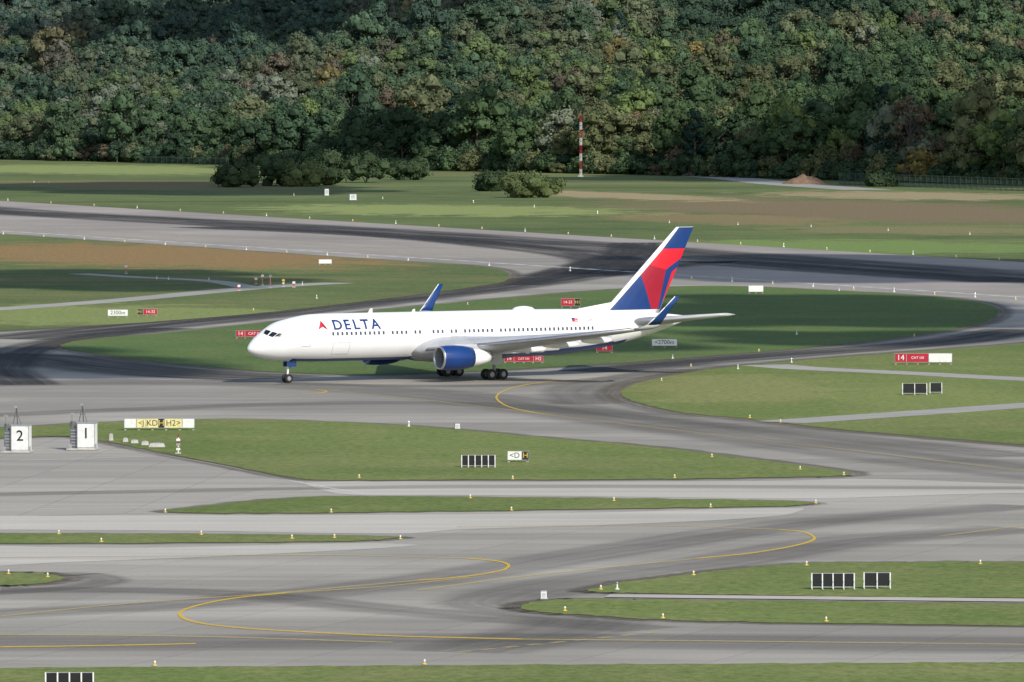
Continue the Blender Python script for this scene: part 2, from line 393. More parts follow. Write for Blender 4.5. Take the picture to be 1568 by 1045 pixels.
# tyre marks
rb = Ribbons()
rb.add([(-150, 312), (0, 324), (300, 340), (600, 357), (850, 374), (1100, 392), (1568, 425), (1800, 442)], 34, .036)
rb.add([(300, 348), (600, 362), (820, 382), (930, 398), (935, 412), (860, 426), (740, 442), (560, 464), (300, 492), (0, 520)], 17, .037)
rb.add([(980, 372), (960, 392), (900, 408), (850, 424), (780, 437)], 13, .038)
rb.add([(1568, 432), (1300, 416), (1080, 402), (960, 410), (860, 424)], 22, .039)
rb.add([(-100, 545), (60, 548), (140, 560), (300, 574), (430, 580)], 20, .036)
rb.add([(1568, 505), (1450, 524), (1250, 540), (1050, 556), (900, 570)], 12, .036)
rb.add([(40, 590), (0, 565), (30, 540), (110, 520), (260, 503)], 9, .0385)
rb.build('tyre_marks', 'rubber')
rf = Ribbons()
rf.add([(-100, 590), (200, 586), (430, 590), (700, 608), (1000, 650), (1300, 690), (1568, 722), (1800, 745)], 16, .0361)
rf.add([(900, 620), (880, 600), (930, 585), (1050, 566)], 9, .0371)
rf.add([(700, 1000), (900, 950), (760, 925), (840, 900), (1100, 862), (1300, 830), (1568, 810)], 10, .0365)
rf.add([(-100, 985), (300, 985), (800, 982), (1568, 988), (1700, 989)], 14, .0362)
rf.add([(-100, 945), (300, 925), (640, 890), (900, 850), (1250, 800), (1568, 775)], 9, .0366)
rf.add([(-100, 640), (200, 628), (500, 618), (780, 622), (1100, 650), (1568, 700)], 9, .0367)
rf.add([(-100, 760), (300, 752), (700, 746), (1568, 748)], 6, .0368)
rf.add([(0, 905), (200, 905), (380, 912), (600, 935), (1000, 965)], 7, .0369)
rf.add([(430, 588), (700, 592), (900, 584), (1100, 560)], 7, .0373)
rf.add([(-50, 890), (120, 880), (165, 890), (110, 900), (-50, 912)], 4, .0374)
rf.build('tyre_marks', 'rubber2')
rs = Ribbons()
rs.add([(-100, 345), (0, 349), (300, 366), (600, 382), (780, 395)], 32, .0355)
rs.add([(450, 358), (700, 372), (850, 384)], 14, .0358)
rs.build('worn_runway_track', 'scrub')

# painted markings
ym = Ribbons(); Z = .044
ym.add([(1070, 856), (1150, 848), (1220, 836), (1247, 826), (1235, 817), (1195, 812)], linew, Z)
ym.add([(640, 890), (720, 883), (770, 874), (779, 867), (765, 861), (715, 856)], linew, Z)
ym.add([(440, 909), (360, 917), (300, 929), (275, 940), (285, 950), (340, 960), (450, 968), (600, 975), (800, 980)], linew, Z)
ym.add([(-100, 993), (0, 992), (150, 990), (300, 987)], linew, Z)
ym.add([(460, 604), (490, 603), (500, 600), (485, 597)], linew, Z)
ym.add([(860, 583), (800, 591), (768, 601), (760, 610), (775, 622), (810, 631), (850, 637)], linew, Z)
ym.build('taxiway_centre_line', 'ymark')
yf = Ribbons()
yf.add([(500, 598), (640, 612), (850, 637), (1100, 667), (1300, 690), (1568, 722), (1800, 748)], linew, .0445)
yf.add([(1195, 812), (1000, 806), (700, 808)], linew, .0445)
yf.add([(715, 856), (500, 851), (200, 853), (0, 855)], linew, .0445)
yf.add([(440, 909), (600, 898), (720, 885)], linew, .0442)
yf.add([(800, 980), (1100, 983), (1568, 988), (1800, 990)], linew, .0445)
yf.add([(0, 945), (200, 925), (400, 911), (640, 890)], linew, .0446)
yf.add([(1070, 856), (800, 884), (640, 905)], linew, .0446)
yf.add([(1440, 822), (1568, 806), (1700, 792)], linew, .0446)
yf.add([(-100, 972), (300, 976), (600, 985)], linew, .0447)
for k in range(9):
    u = 700 + k * 36; v = 1000 - k * 3.6
    yf.add([(u, v), (u + 20, v - 2)], linew, .0448, 2)
yf.build('taxiway_centre_line', 'yfaint')
wm = Ribbons()
for k in range(-3, 60):
    u = k * 28; v = 357 + (459 - 357) * u / 1568 - 3
    wm.add([(u, v), (u + 22, v + 22 * .065)], 1.5, .045, 2)
wm.add([(200, 690), (330, 712), (470, 742), (560, 757)], .35, .045)
wm.add([(-100, 782), (250, 778)], .4, .045)
wm.add([(30, 706), (220, 700)], .35, .045)
wm.build('edge_marking', 'wmark')

# ------------------------------------------------------------------ foliage
def leaf_mat(name, col=None):
    m, nt, p, out = newmat(name); nt.nodes.remove(p)
    geo = nn(nt, 'ShaderNodeNewGeometry')
    if col is None:
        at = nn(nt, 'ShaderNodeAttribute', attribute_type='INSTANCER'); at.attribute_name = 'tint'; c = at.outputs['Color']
    else:
        rgb = nn(nt, 'ShaderNodeRGB'); rgb.outputs[0].default_value = (*col, 1); c = rgb.outputs[0]
    f = noise_n(nt, geo.outputs['Position'], 0.28, 1, .5)
    k = mathn(nt, 'MULTIPLY', maprange(nt, f, .3, .7, .75, 1.28, False), maprange(nt, geo.outputs['Random Per Island'], 0, 1, .78, 1.22, False))
    v = nn(nt, 'ShaderNodeVectorMath', operation='SCALE'); L(nt, c, v.inputs[0]); L(nt, k, v.inputs['Scale'])
    df = nn(nt, 'ShaderNodeBsdfDiffuse'); L(nt, v.outputs[0], df.inputs[0]); L(nt, df.outputs[0], out.inputs[0])
    return m
M['leaf'] = leaf_mat('foliage')
M['bushleaf'] = leaf_mat('bush_foliage', (.045, .068, .034))
M['bushleaf2'] = leaf_mat('bush_foliage_light', (.085, .110, .045))
M['bark'] = simple('bark', (.13, .11, .09), .9, var=.25)
ICO = None
def ico():
    global ICO
    if ICO is None:
        bm = bmesh.new(); bmesh.ops.create_icosphere(bm, subdivisions=1, radius=1)
        bm.verts.index_update()
        ICO = (np.array([v.co[:] for v in bm.verts]), [tuple(v.index for v in f.verts) for f in bm.faces]); bm.free()
    return ICO
def crown(mb, seed, c, R, nl, nleaf, lsize, mat, lobe=(.2, .34), zmin=-.6, shape=1.0):
    r = np.random.default_rng(seed); iv, if_ = ico()
    c = np.array(c); R = np.array(R)
    for i in range(nl):
        d = r.normal(size=3); d /= np.linalg.norm(d)
        if d[2] < zmin: d[2] = -d[2]
        rad = r.uniform(.45, .88)
        taper = 1.0 if shape == 1.0 else max(.15, 1 - shape * (d[2] * rad + 1) / 2)
        cc = c + d * R * rad * np.array([taper, taper, 1])
        lr = r.uniform(*lobe) * R[0] * (taper ** .5) * 1.1
        vs = iv * lr * r.uniform(.7, .85, size=(len(iv), 1)) * np.array([1, 1, .85]) + cc
        mb.add(vs.tolist(), if_, mat)
        D = r.normal(size=(nleaf, 3)); D /= np.linalg.norm(D, axis=1)[:, None]
        D[:, 2] = np.where(D[:, 2] < -.5, -D[:, 2], D[:, 2])
        P = cc + D * lr * r.uniform(.82, 1.22, size=(nleaf, 1)) * np.array([1, 1, .85])
        N = D + r.normal(size=(nleaf, 3)) * .3; N /= np.linalg.norm(N, axis=1)[:, None]
        T = np.cross(N, r.normal(size=(nleaf, 3))); T /= np.linalg.norm(T, axis=1)[:, None]
        B = np.cross(N, T); s = r.uniform(.6, 1.3, size=(nleaf, 1)) * lsize
        q = np.stack([P - T * s * .5, P - B * s * .42, P + T * s * .5, P + B * s * .5], 1).reshape(-1, 3)
        mb.add(q.tolist(), [(4 * k, 4 * k + 1, 4 * k + 2, 4 * k + 3) for k in range(nleaf)], mat)
protos = bpy.data.collections.new('forest_tree_kinds')
def proto(name, seed, h, w, kind):
    mb = MB(); r = random.Random(seed)
    mb.cyl((0, 0, -1), (r.uniform(-.4, .4), r.uniform(-.4, .4), h * .75), .32, .10, 'bark', 7)
    for k in range(7):
        a = r.uniform(0, 6.28); z0 = h * r.uniform(.22, .55)
        mb.cyl((0, 0, z0), (math.cos(a) * w * .36, math.sin(a) * w * .36, z0 + h * .2), .12, .05, 'bark', 5)
    if kind == 'round':
        crown(mb, seed, (0, 0, h * .57), (w * .5, w * .5, h * .42), 30, 50, .74, 'leaf', (.22, .38), zmin=-.85)
    elif kind == 'tall':
        crown(mb, seed, (0, 0, h * .54), (w * .42, w * .42, h * .47), 32, 48, .70, 'leaf', (.26, .46), -.95)
    elif kind == 'wide':
        crown(mb, seed, (0, 0, h * .55), (w * .60, w * .60, h * .40), 38, 46, .80, 'leaf', (.18, .33), -.85)
    elif kind == 'cone':
        crown(mb, seed, (0, 0, h * .54), (w * .36, w * .36, h * .46), 36, 36, .70, 'leaf', (.22, .34), -1, .85)
    elif kind == 'shrub':
        crown(mb, seed, (0, 0, h * .45), (w * .5, w * .5, h * .5), 22, 44, .60, 'leaf', (.26, .40), -.9)
    elif kind == 'sparse':
        for k in range(10):
            a = r.uniform(0, 6.28); z0 = h * r.uniform(.35, .7)
            mb.cyl((0, 0, z0), (math.cos(a) * w * .3, math.sin(a) * w * .3, z0 + h * .28), .10, .03, 'bark', 5)
        crown(mb, seed, (0, 0, h * .62), (w * .40, w * .40, h * .38), 26, 26, .62, 'leaf', (.13, .24), -.8)
    ob = mb.build(name, fix=False); COL.objects.unlink(ob); protos.objects.link(ob)
kinds = ['round', 'round', 'wide', 'wide', 'tall', 'tall', 'round', 'cone', 'shrub', 'shrub', 'sparse', 'wide']
for i, k in enumerate(kinds):
    proto('kind_%02d_%s' % (i, k), 100 + i, {'shrub': 6, 'cone': 24, 'sparse': 18}.get(k, 20), {'shrub': 8}.get(k, 14), k)
pts = []; scl = []; rot = []; tint = []; idx = []
pal = {'dark': (.040, .068, .036), 'green': (.062, .098, .044), 'bright': (.115, .155, .052), 'olive': (.105, .118, .056),
       'pale': (.165, .185, .125), 'brown': (.115, .090, .058), 'gold': (.18, .145, .05), 'conifer': (.020, .042, .030)}
def addtree(x, y, kind, s, colr, hs=1.0):
    pts.append((x, y, terr(x, y) - .3)); scl.append((s, s, s * hs)); rot.append((0, 0, random.uniform(0, 6.28))); idx.append(kind)
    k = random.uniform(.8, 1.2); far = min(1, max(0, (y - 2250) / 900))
    haze_col = (.062, .098, .094); q = .6 * far  # aerial haze painted into the tree colour, stronger with distance
    tint.append((colr[0] * k * (1 - q) + haze_col[0] * q, colr[1] * k * (1 - q) + haze_col[1] * q, colr[2] * k * (1 - q) + haze_col[2] * q, 1))
def pick(x, y, t):
    n = noise.noise(Vector((x * .014, y * .007, 5))); q = random.random() * .75 + .12 + n * .95
    u = 784 + x * F / y
    if 60 < u < 420 and 15 < t < 230 and random.random() < .28: return 'pale'
    if q < .20: return 'dark'
    if q < .46: return 'green'
    if q < .58: return random.choice(('dark', 'green', 'conifer', 'dark'))
    if q < .76: return 'olive'
    if q < .97: return random.choice(('bright', 'bright', 'green'))
    if q < 1.02: return 'brown'
    return random.choice(('pale', 'olive', 'bright', 'gold'))
X = -400
while X < 400:
    t = 0
    while t < 1250:
        x = X + random.uniform(-5, 5); y = edge(x) + t + random.uniform(-5, 5)
        far = min(1, t / 900)
        c = pick(x, y, t); k = random.choice((0, 1, 2, 3, 4, 5, 6, 11))
        if c == 'conifer': k = 7
        elif random.random() < .07: k = 10; c = random.choice((c, 'brown', 'pale'))
        s = random.uniform(.60, 1.15)
        if random.random() < .12: s *= 1.3
        s *= 1 - .18 * far
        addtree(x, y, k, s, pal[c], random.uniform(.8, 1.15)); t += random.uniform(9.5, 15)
    X += 11.5
X = -400
while X < 400:   # shrubby forest edge
    x = X; y = edge(x) - random.uniform(1, 14)
    addtree(x, y, random.choice((8, 9, 8, 9, 9, 8)), random.uniform(.7, 1.35), pal[random.choice(('dark', 'green', 'dark', 'olive', 'dark', 'green' if random.random() < .7 else 'brown'))], random.uniform(.8, 1.4))
    X += random.uniform(1.7, 3.2)
for (u, v, k, s, c) in [(150, 244, 2, .80, 'pale'), (360, 244, 3, .75, 'pale'), (1410, 280, 9, 1.7, 'gold'), (1350, 276, 7, 1.35, 'conifer'), (1520, 281, 0, 1.0, 'bright'), (1560, 283, 2, 1.1, 'green'), (780, 260, 8, 1.3, 'olive')]:
    x, y = G(u, v); addtree(x, y, k, s, pal[c])
me = bpy.data.meshes.new('forest'); me.from_pydata(pts, [], [])
def attr(nm, ty, data, key):
    a = me.attributes.new(nm, ty, 'POINT'); a.data.foreach_set(key, np.array(data, dtype=np.float32 if ty != 'INT' else np.int32).ravel())
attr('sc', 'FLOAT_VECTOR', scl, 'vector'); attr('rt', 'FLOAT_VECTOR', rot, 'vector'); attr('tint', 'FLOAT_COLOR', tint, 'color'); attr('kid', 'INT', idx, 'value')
fo = bpy.data.objects.new('forest', me); COL.objects.link(fo)
ng = bpy.data.node_groups.new('forest_scatter', 'GeometryNodeTree')
ng.interface.new_socket('Geometry', in_out='INPUT', socket_type='NodeSocketGeometry')
ng.interface.new_socket('Geometry', in_out='OUTPUT', socket_type='NodeSocketGeometry')
gi = ng.nodes.new('NodeGroupInput'); go = ng.nodes.new('NodeGroupOutput')
m2p = ng.nodes.new('GeometryNodeMeshToPoints'); iop = ng.nodes.new('GeometryNodeInstanceOnPoints')
ci = ng.nodes.new('GeometryNodeCollectionInfo'); ci.inputs['Collection'].default_value = protos
ci.inputs['Separate Children'].default_value = True; ci.inputs['Reset Children'].default_value = True
def na(nm, ty):
    n = ng.nodes.new('GeometryNodeInputNamedAttribute'); n.data_type = ty; n.inputs['Name'].default_value = nm
    return [o for o in n.outputs if o.name == 'Attribute' and o.enabled][0]
ng.links.new(gi.outputs[0], m2p.inputs['Mesh']); ng.links.new(m2p.outputs[0], iop.inputs['Points'])
ng.links.new(ci.outputs[0], iop.inputs['Instance']); iop.inputs['Pick Instance'].default_value = True
ng.links.new(na('kid', 'INT'), iop.inputs['Instance Index'])
ng.links.new(na('rt', 'FLOAT_VECTOR'), iop.inputs['Rotation']); ng.links.new(na('sc', 'FLOAT_VECTOR'), iop.inputs['Scale'])
ng.links.new(iop.outputs[0], go.inputs[0])
md = fo.modifiers.new('scatter', 'NODES'); md.node_group = ng
def bush(u, v, wpx, hpx, seed, mat='bushleaf'):
    x, y = G(u, v); w = wpx / S(v); h = hpx / S(v); mb = MB()
    for k in range(5):
        a = k * 1.3; mb.cyl((0, 0, 0), (math.cos(a) * w * .2, math.sin(a) * w * .2, h * .5), .12, .05, 'bark', 5)
    crown(mb, seed, (0, 0, h * .42), (w * .5, w * .4, h * .52), 26, 70, .55, mat, (.2, .36), -1)
    mb.build('bush', (x, y, 0), fix=False)
for i, (u, v, w, h, m) in enumerate([(365, 287, 85, 40, 0), (430, 285, 85, 50, 0), (500, 284, 90, 52, 0), (560, 280, 80, 46, 0), (625, 276, 80, 34, 0), (345, 284, 40, 24, 0), (460, 286, 80, 38, 1),
                                     (755, 293, 72, 34, 0), (805, 303, 95, 38, 1), (840, 298, 50, 26, 1), (1350, 286, 60, 18, 0)]):
    bush(u, v, w, h, 400 + i, 'bushleaf2' if m else 'bushleaf')

# ------------------------------------------------------------------ airplane
plane = bpy.data.objects.new('passenger_airplane', None); COL.objects.link(plane)
YAW = math.radians(31); gx, gy = G(440, 587)
plane.rotation_euler = (0, 0, YAW)
plane.location = (gx - 4.8 * math.cos(YAW), gy - 4.8 * math.sin(YAW), .045)
def prof(a):
    zc, ry, rz = 4.72, 2.42, 2.54
    if a < 9:
        t = max(a, 0) / 9; k = (1 - (1 - t) ** 2.1) ** .60
        ry *= k; rz *= k; zc = 4.72 - 1.05 * (1 - t) ** 2.2
        if a > 1.2:
            bump = .10 * math.exp(-((a - 3.2) / 1.2) ** 2); rz += bump; zc += bump * .6
    elif a > 34:
        t = min(1, (a - 34) / 20.9)
        ry = .20 + 2.22 * (1 - t ** 1.9); rz = .24 + 2.30 * (1 - t ** 2.1)
        zc = 7.26 - 1.05 * t ** 2.3 - rz
    return zc, ry, rz
def fus(a, z, side=-1, off=.02):
    zc, ry, rz = prof(a); q = max(-1, min(1, (z - zc) / rz)); c = math.sqrt(max(0, 1 - q * q))
    return (a, side * (ry * c + off * c), z + off * q)
def fust(a, th, side=-1, off=.02):
    zc, ry, rz = prof(a); t = math.radians(th)
    return (a - off * (.6 if a < 4 else 0), side * (ry + off) * math.cos(t), zc + (rz + off) * math.sin(t))
mb = MB(); st = [0, .03, .08, .16, .28, .45, .7, 1, 1.4, 1.8, 2.3, 2.8, 3.4, 4, 4.8, 5.6, 6.6, 7.6, 9] + list(np.arange(10.5, 34, 1.5)) + list(np.arange(34, 54.5, .9)) + [54.9]
NR = 72; rings = []
for a_ in st:
    zc, ry, rz = prof(a_)
    if a_ == 0: ry = rz = .02
    rings.append([(a_, ry * math.cos(2 * math.pi * i / NR), zc + rz * math.sin(2 * math.pi * i / NR)) for i in range(NR)])
vs = [p for r in rings for p in r]
fw = []; fb = []
for j in range(len(rings) - 1):
    for i in range(NR):
        f = (j * NR + i, j * NR + (i + 1) % NR, (j + 1) * NR + (i + 1) % NR, (j + 1) * NR + i)
        zc_ = sum(vs[q][2] for q in f) / 4; ac = sum(vs[q][0] for q in f) / 4
        lim = 2.55 + max(0, (ac - 34)) * .10
        (fb if (zc_ < lim and 5 < ac < 47) else fw).append(f)
o = len(mb.v); mb.add(vs, fw, 'white')
bi = mb.mi('blue')
for f in fb: mb.f.append(f); mb.m.append(bi)
mb.f.append(tuple(range((len(rings) - 1) * NR, len(rings) * NR))); mb.m.append(mb.mi('metal'))
mb.build('fuselage', parent=plane, smooth=True)
mb = MB()
def hullquad(a0, a1, z0, z1, k, side=-1, off=.02, n=3):
    vs = []
    for i in range(n + 1):
        z = z0 + (z1 - z0) * i / n; vs += [fus(a0, z, side, off), fus(a1, z, side, off)]
    mb.add(vs, [(2 * i, 2 * i + 1, 2 * i + 3, 2 * i + 2) for i in range(n)], k)
def hulltri(tri, k, side, off=.022, n=6):
    A, B, C = tri; idx_ = {}; vs = []; fs = []
    for i in range(n + 1):
        for j in range(n + 1 - i):
            s_, t_ = i / n, j / n; a = A[0] + (B[0] - A[0]) * s_ + (C[0] - A[0]) * t_; z = A[1] + (B[1] - A[1]) * s_ + (C[1] - A[1]) * t_
            idx_[(i, j)] = len(vs); vs.append(fus(a, z, side, off))
    for i in range(n):
        for j in range(n - i):
            fs.append((idx_[(i, j)], idx_[(i + 1, j)], idx_[(i, j + 1)]))
            if i + j < n - 1: fs.append((idx_[(i + 1, j)], idx_[(i + 1, j + 1)], idx_[(i, j + 1)]))
    mb.add(vs, fs, k)
SH = -1.45
gaps = [(17.0, 17.6), (19.5, 20.3), (21.6, 22.5), (24.3, 25.0), (25.8, 26.3), (30.5, 31.0)]
for side in (-1, 1):
    a_ = 10.5
    while a_ < 43.2:
        if not any(g0 < a_ < g1 for g0, g1 in gaps): hullquad(a_ + SH - .12, a_ + SH + .12, 5.0, 5.36, 'winglass', side)
        a_ += .56
    for (d0, wd, z0, z1) in ((5.35, 1.07, 3.9, 5.85), (43.2, 1.07, 4.2, 5.95), (23.6, .5, 4.6, 5.6), (24.8, .5, 4.6, 5.6)):
        t = .05
        hullquad(d0, d0 + t, z0, z1, 'seam', side); hullquad(d0 + wd - t, d0 + wd, z0, z1, 'seam', side)
        hullquad(d0 + t, d0 + wd - t, z1 - t, z1, 'seam', side, n=1); hullquad(d0 + t, d0 + wd - t, z0, z0 + t, 'seam', side, n=1)
    for (qa) in (((1.62, 66), (2.02, 78), (2.30, 52), (1.82, 44)), ((1.90, 41), (2.40, 47), (2.85, 32), (2.25, 26)), ((2.42, 26), (2.95, 31), (3.50, 24), (3.05, 18))):
        vs = []; n = 4
        for i in range(n + 1):
            for j in range(n + 1):
                s_, t_ = i / n, j / n
                p = [qa[0][k] * (1 - s_) * (1 - t_) + qa[1][k] * (1 - s_) * t_ + qa[2][k] * s_ * t_ + qa[3][k] * s_ * (1 - t_) for k in (0, 1)]
                vs.append(fust(p[0], p[1], side, .03))
        mb.add(vs, [(i * (n + 1) + j, i * (n + 1) + j + 1, (i + 1) * (n + 1) + j + 1, (i + 1) * (n + 1) + j) for i in range(n) for j in range(n)], 'glass')
    off0 = 0
    for ch, cx_ in zip('DELTA', (9.75, 10.95, 12.05, 13.15, 14.4)):
        fn = lambda x, y, s=side, c=cx_: fus((c if s < 0 else 24.15 - c) - s * x * 1.12, 6.05 + y, s, .022)
        mb.text(ch, 1.42, 'blue', fn, .035, 3)
    hulltri(((7.30, 5.60), (7.90, 6.58), (7.90, 5.92)), 'red', side); hulltri(((7.90, 6.58), (8.50, 5.60), (7.90, 5.92)), 'darkred', side)
    hullquad(39.0, 39.8, 5.9, 6.3, 'red', side, n=2); hullquad(39.0, 39.35, 6.1, 6.3, 'blue', side, .03, 1)
    hullquad(39.35, 39.8, 5.98, 6.04, 'white', side, .03, 1); hullquad(39.35, 39.8, 6.15, 6.2, 'white', side, .03, 1)
    fn2 = lambda x, y, s=side: fus(41.2 - s * x, 6.05 + y, s, .022)
    mb.text('N1608D', .42, 'grey', fn2, .0, 0)
    hullquad(9.1, 11.1, 3.0, 3.04, 'seam', side, n=1); hullquad(9.1, 11.1, 4.2, 4.24, 'seam', side, n=1)
    hullquad(9.06, 9.1, 3.0, 4.24, 'seam', side); hullquad(11.1, 11.14, 3.0, 4.24, 'seam', side)
mb.build('windows_and_lettering', parent=plane, smooth=True, fix=False)
mb = MB()
mb.ellipsoid((34.0, 0, 7.22), (1.35, .75, .42), 'white')
mb.loft([[(14.6, -.03, 7.2), (15.2, -.03, 7.2), (15.2, .03, 7.2), (14.6, .03, 7.2)], [(14.95, -.02, 7.7), (15.2, -.02, 7.7), (15.2, .02, 7.7), (14.95, .02, 7.7)]], 'white')
mb.loft([[(20, -.03, 7.2), (20.5, -.03, 7.2), (20.5, .03, 7.2), (20, .03, 7.2)], [(20.25, -.02, 7.55), (20.45, -.02, 7.55), (20.45, .02, 7.55), (20.25, .02, 7.55)]], 'white')
mb.ellipsoid((26.3, 0, 2.98), (9.3, 2.62, 1.15), 'white', 32, 18)
bi = mb.mi('blue')
for i, f in enumerate(mb.f):
    if sum(mb.v[q][2] for q in f) / len(f) < 2.62: mb.m[i] = bi
mb.build('belly_fairing_and_antennas', parent=plane, smooth=True)
AF = [(1, 0.0), (.9, .028), (.75, .062), (.55, .098), (.35, .115), (.2, .105), (.1, .082), (.04, .055), (.01, .03), (0, 0)]
def section(le, chord, tr, nv):
    r = []
    for x, t in AF: r.append((le[0] + x * chord, le[1] + nv[1] * t * tr * chord, le[2] + nv[2] * t * tr * chord))
    for x, t in AF[::-1][1:-1]: r.append((le[0] + x * chord, le[1] - nv[1] * t * tr * .8 * chord, le[2] - nv[2] * t * tr * .8 * chord))
    return r
def wz(b):
    t = (b - 2) / 21.0; return 3.2 + 2.25 * t + .40 * t * t
def te(b):
    return 31.4 + .05 * (b - 2) if b < 8 else 31.7 + (b - 8) * (36.2 - 31.7) / 14.9
def le(b): return 19.2 + (b - 2) * (33.8 - 19.2) / 20.9
for side, nm in ((-1, 'left'), (1, 'right')):
    mb = MB(); rings = []
    for b_ in (1.0, 2.5, 5, 8, 11, 14, 17, 20, 22.9):
        rings.append(section((le(b_), side * b_, wz(b_)), te(b_) - le(b_), 1.1 - .02 * b_, (0, -side * .1, .995)))
    mb.loft(rings, 'wing')
    wl = []
    for (b_, z_, a_, ch, ang) in ((22.9, wz(22.9), 33.8, 2.4, 6), (23.4, wz(22.9) + .12, 34.3, 2.0, 25), (23.8, wz(22.9) + .5, 34.95, 1.6, 52), (24.05, wz(22.9) + 1.2, 35.7, 1.25, 70), (24.35, wz(22.9) + 2.3, 36.75, .95, 76), (24.62, wz(22.9) + 3.45, 37.85, .6, 77)):
        t = math.radians(ang); wl.append(section((a_, side * b_, z_), ch, .65, (0, -side * math.sin(t), math.cos(t))))
    mb.loft(wl[:3], 'wing'); mb.loft(wl[2:], 'blue')
    for w0, w1 in zip(wl[2:-1], wl[3:]):
        p0, p1 = Vector(w0[9]), Vector(w1[9]); mb.cyl(p0, p1, .06, .05, 'white', 6)
    mb.loft([[(le(b_) - .05, side * b_, wz(b_) - .14), (le(b_) - .12, side * b_, wz(b_)), (le(b_) + .10, side * b_, wz(b_) + .2), (le(b_) + .1, side * b_, wz(b_) - .2)] for b_ in (3.2, 9, 15, 22.5)], 'metal')
    for b_, ln in ((5.5, 5.2), (11.0, 4.8), (15.8, 4.0)):
        mb.ellipsoid((te(b_) - .5, side * b_, wz(b_) - .42), (ln / 2, .24, .36), 'white', 10, 8)
    mb.build('wing_' + nm, parent=plane, smooth=True)
    mb = MB(); rings = []
    for b_, a_, ch, z_ in ((.6, 46.6, 6.2, 5.6), (5, 50.0, 4.0, 6.1), (9.2, 53.3, 2.1, 6.6)):
        rings.append(section((a_, side * b_, z_), ch, .8, (0, 0, 1)))
    mb.loft(rings, 'wing'); mb.build('tailplane_' + nm, parent=plane, smooth=True)
    mb = MB(); eo = (18.75, side * 7.9, 2.60)
    mb.lathe(eo, (1, 0, 0), [(.18, 1.04), (.06, 1.08), (0, 1.13), (.04, 1.19), (.2, 1.25)], 'metal')
    mb.lathe(eo, (1, 0, 0), [(.2, 1.25), (.8, 1.32), (1.8, 1.34), (2.8, 1.28), (3.5, 1.18), (4.0, 1.06), (3.98, 1.0), (3.4, .98)], 'blue')
    mb.lathe(eo, (1, 0, 0), [(.18, 1.04), (.9, 1.03), (1.2, 1.03)], 'grey')
    mb.lathe(eo, (1, 0, 0), [(1.15, 1.04), (1.17, .5), (1.15, .3)], 'dark')
    for k in range(22):
        t = k * 2 * math.pi / 22; c_, s_ = math.cos(t), math.sin(t)
        mb.add([(eo[0] + 1.02, eo[1] + .3 * c_, eo[2] + .3 * s_), (eo[0] + 1.12, eo[1] + .3 * c_ - .07 * s_, eo[2] + .3 * s_ + .07 * c_), (eo[0] + 1.12, eo[1] + 1.0 * c_ - .2 * s_, eo[2] + 1.0 * s_ + .2 * c_), (eo[0] + .98, eo[1] + 1.0 * c_, eo[2] + 1.0 * s_)], [(0, 1, 2, 3)], 'midgrey')
    mb.lathe(eo, (1, 0, 0), [(.7, .01), (.8, .12), (1.0, .26), (1.18, .32)], 'grey')
    mb.lathe(eo, (1, 0, 0), [(3.3, .98), (4.0, .96), (4.8, .90), (5.6, .72), (6.2, .58), (6.18, .5)], 'white')
    mb.lathe(eo, (1, 0, 0), [(5.8, .5), (6.4, .36), (7.0, .05)], 'metal')
    py = side * 7.9; zt = wz(7.9)
    mb.loft([[(a_, py - w_, z0), (a_, py + w_, z0), (a_, py + w_ * .7, z1), (a_, py - w_ * .7, z1)] for a_, w_, z0, z1 in ((20.0, .06, 3.7, 3.90), (20.9, .2, 3.6, 4.05), (22.6, .26, 3.4, 4.05), (24.5, .24, 3.2, zt + .05), (27.0, .15, 3.3, zt - .05), (28.5, .05, 3.6, zt - .1))], 'wing')
    mb.build('engine_' + nm, parent=plane, smooth=True)
# fin
ZT = 15.95
def finle(z): return 44.3 + (z - 7.0) * (53.45 - 44.3) / 8.85
def finte(z): return 51.5 + (z - 7.0) * (55.75 - 51.5) / 8.85
FT = .48
def finy(a, z):
    x = min(1, max(0, (a - finle(z)) / (finte(z) - finle(z)))); ch = finte(z) - finle(z)
    xs_ = [q[0] for q in AF][::-1]; ts = [q[1] for q in AF][::-1]
    return float(np.interp(x, xs_, ts)) * ch * FT
mb = MB(); rings = []
for z_ in np.linspace(6.3, ZT, 12):
    rings.append([(finle(z_) + x * (finte(z_) - finle(z_)), s_ * t * (finte(z_) - finle(z_)) * FT, z_) for s_, lst in ((1, AF), (-1, AF[::-1][1:-1])) for x, t in lst])
mb.loft(rings, 'white')
mb.loft([[(40.5, -.05, 7.0), (40.5, .05, 7.0), (40.5, .02, 7.15), (40.5, -.02, 7.15)], [(45.2, -.16, 6.9), (45.2, .16, 6.9), (45.2, .06, 7.85), (45.2, -.06, 7.85)]], 'white')
mb.build('tail_fin', parent=plane, smooth=True)
mb = MB()
def P(u, v): return (45.0 + (u - 925) * .0818, ZT - (v - 343) * .0672)
def finpoly(pts_, k, off=.03):
    for side in (-1, 1):
        bm = bmesh.new(); bm.faces.new([bm.verts.new((a, 0, z)) for a, z in pts_])
        for z_ in np.arange(7.2, 16.0, .8): bmesh.ops.bisect_plane(bm, geom=bm.verts[:] + bm.edges[:] + bm.faces[:], plane_co=(0, 0, z_), plane_no=(0, 0, 1))
        for a_ in np.arange(35, 48, .3): bmesh.ops.bisect_plane(bm, geom=bm.verts[:] + bm.edges[:] + bm.faces[:], plane_co=(a_, 0, 0), plane_no=(1, 0, -.85))
        bmesh.ops.triangulate(bm, faces=bm.faces)
        bm.verts.index_update()
        mb.add([(v.co.x, side * (finy(v.co.x, v.co.z) + off), v.co.z) for v in bm.verts], [tuple(v.index for v in f.verts) for f in bm.faces], k); bm.free()
def lef(z): return finle(z) + .62
z1_ = P(0, 378)[1]; zt0 = ZT - .03
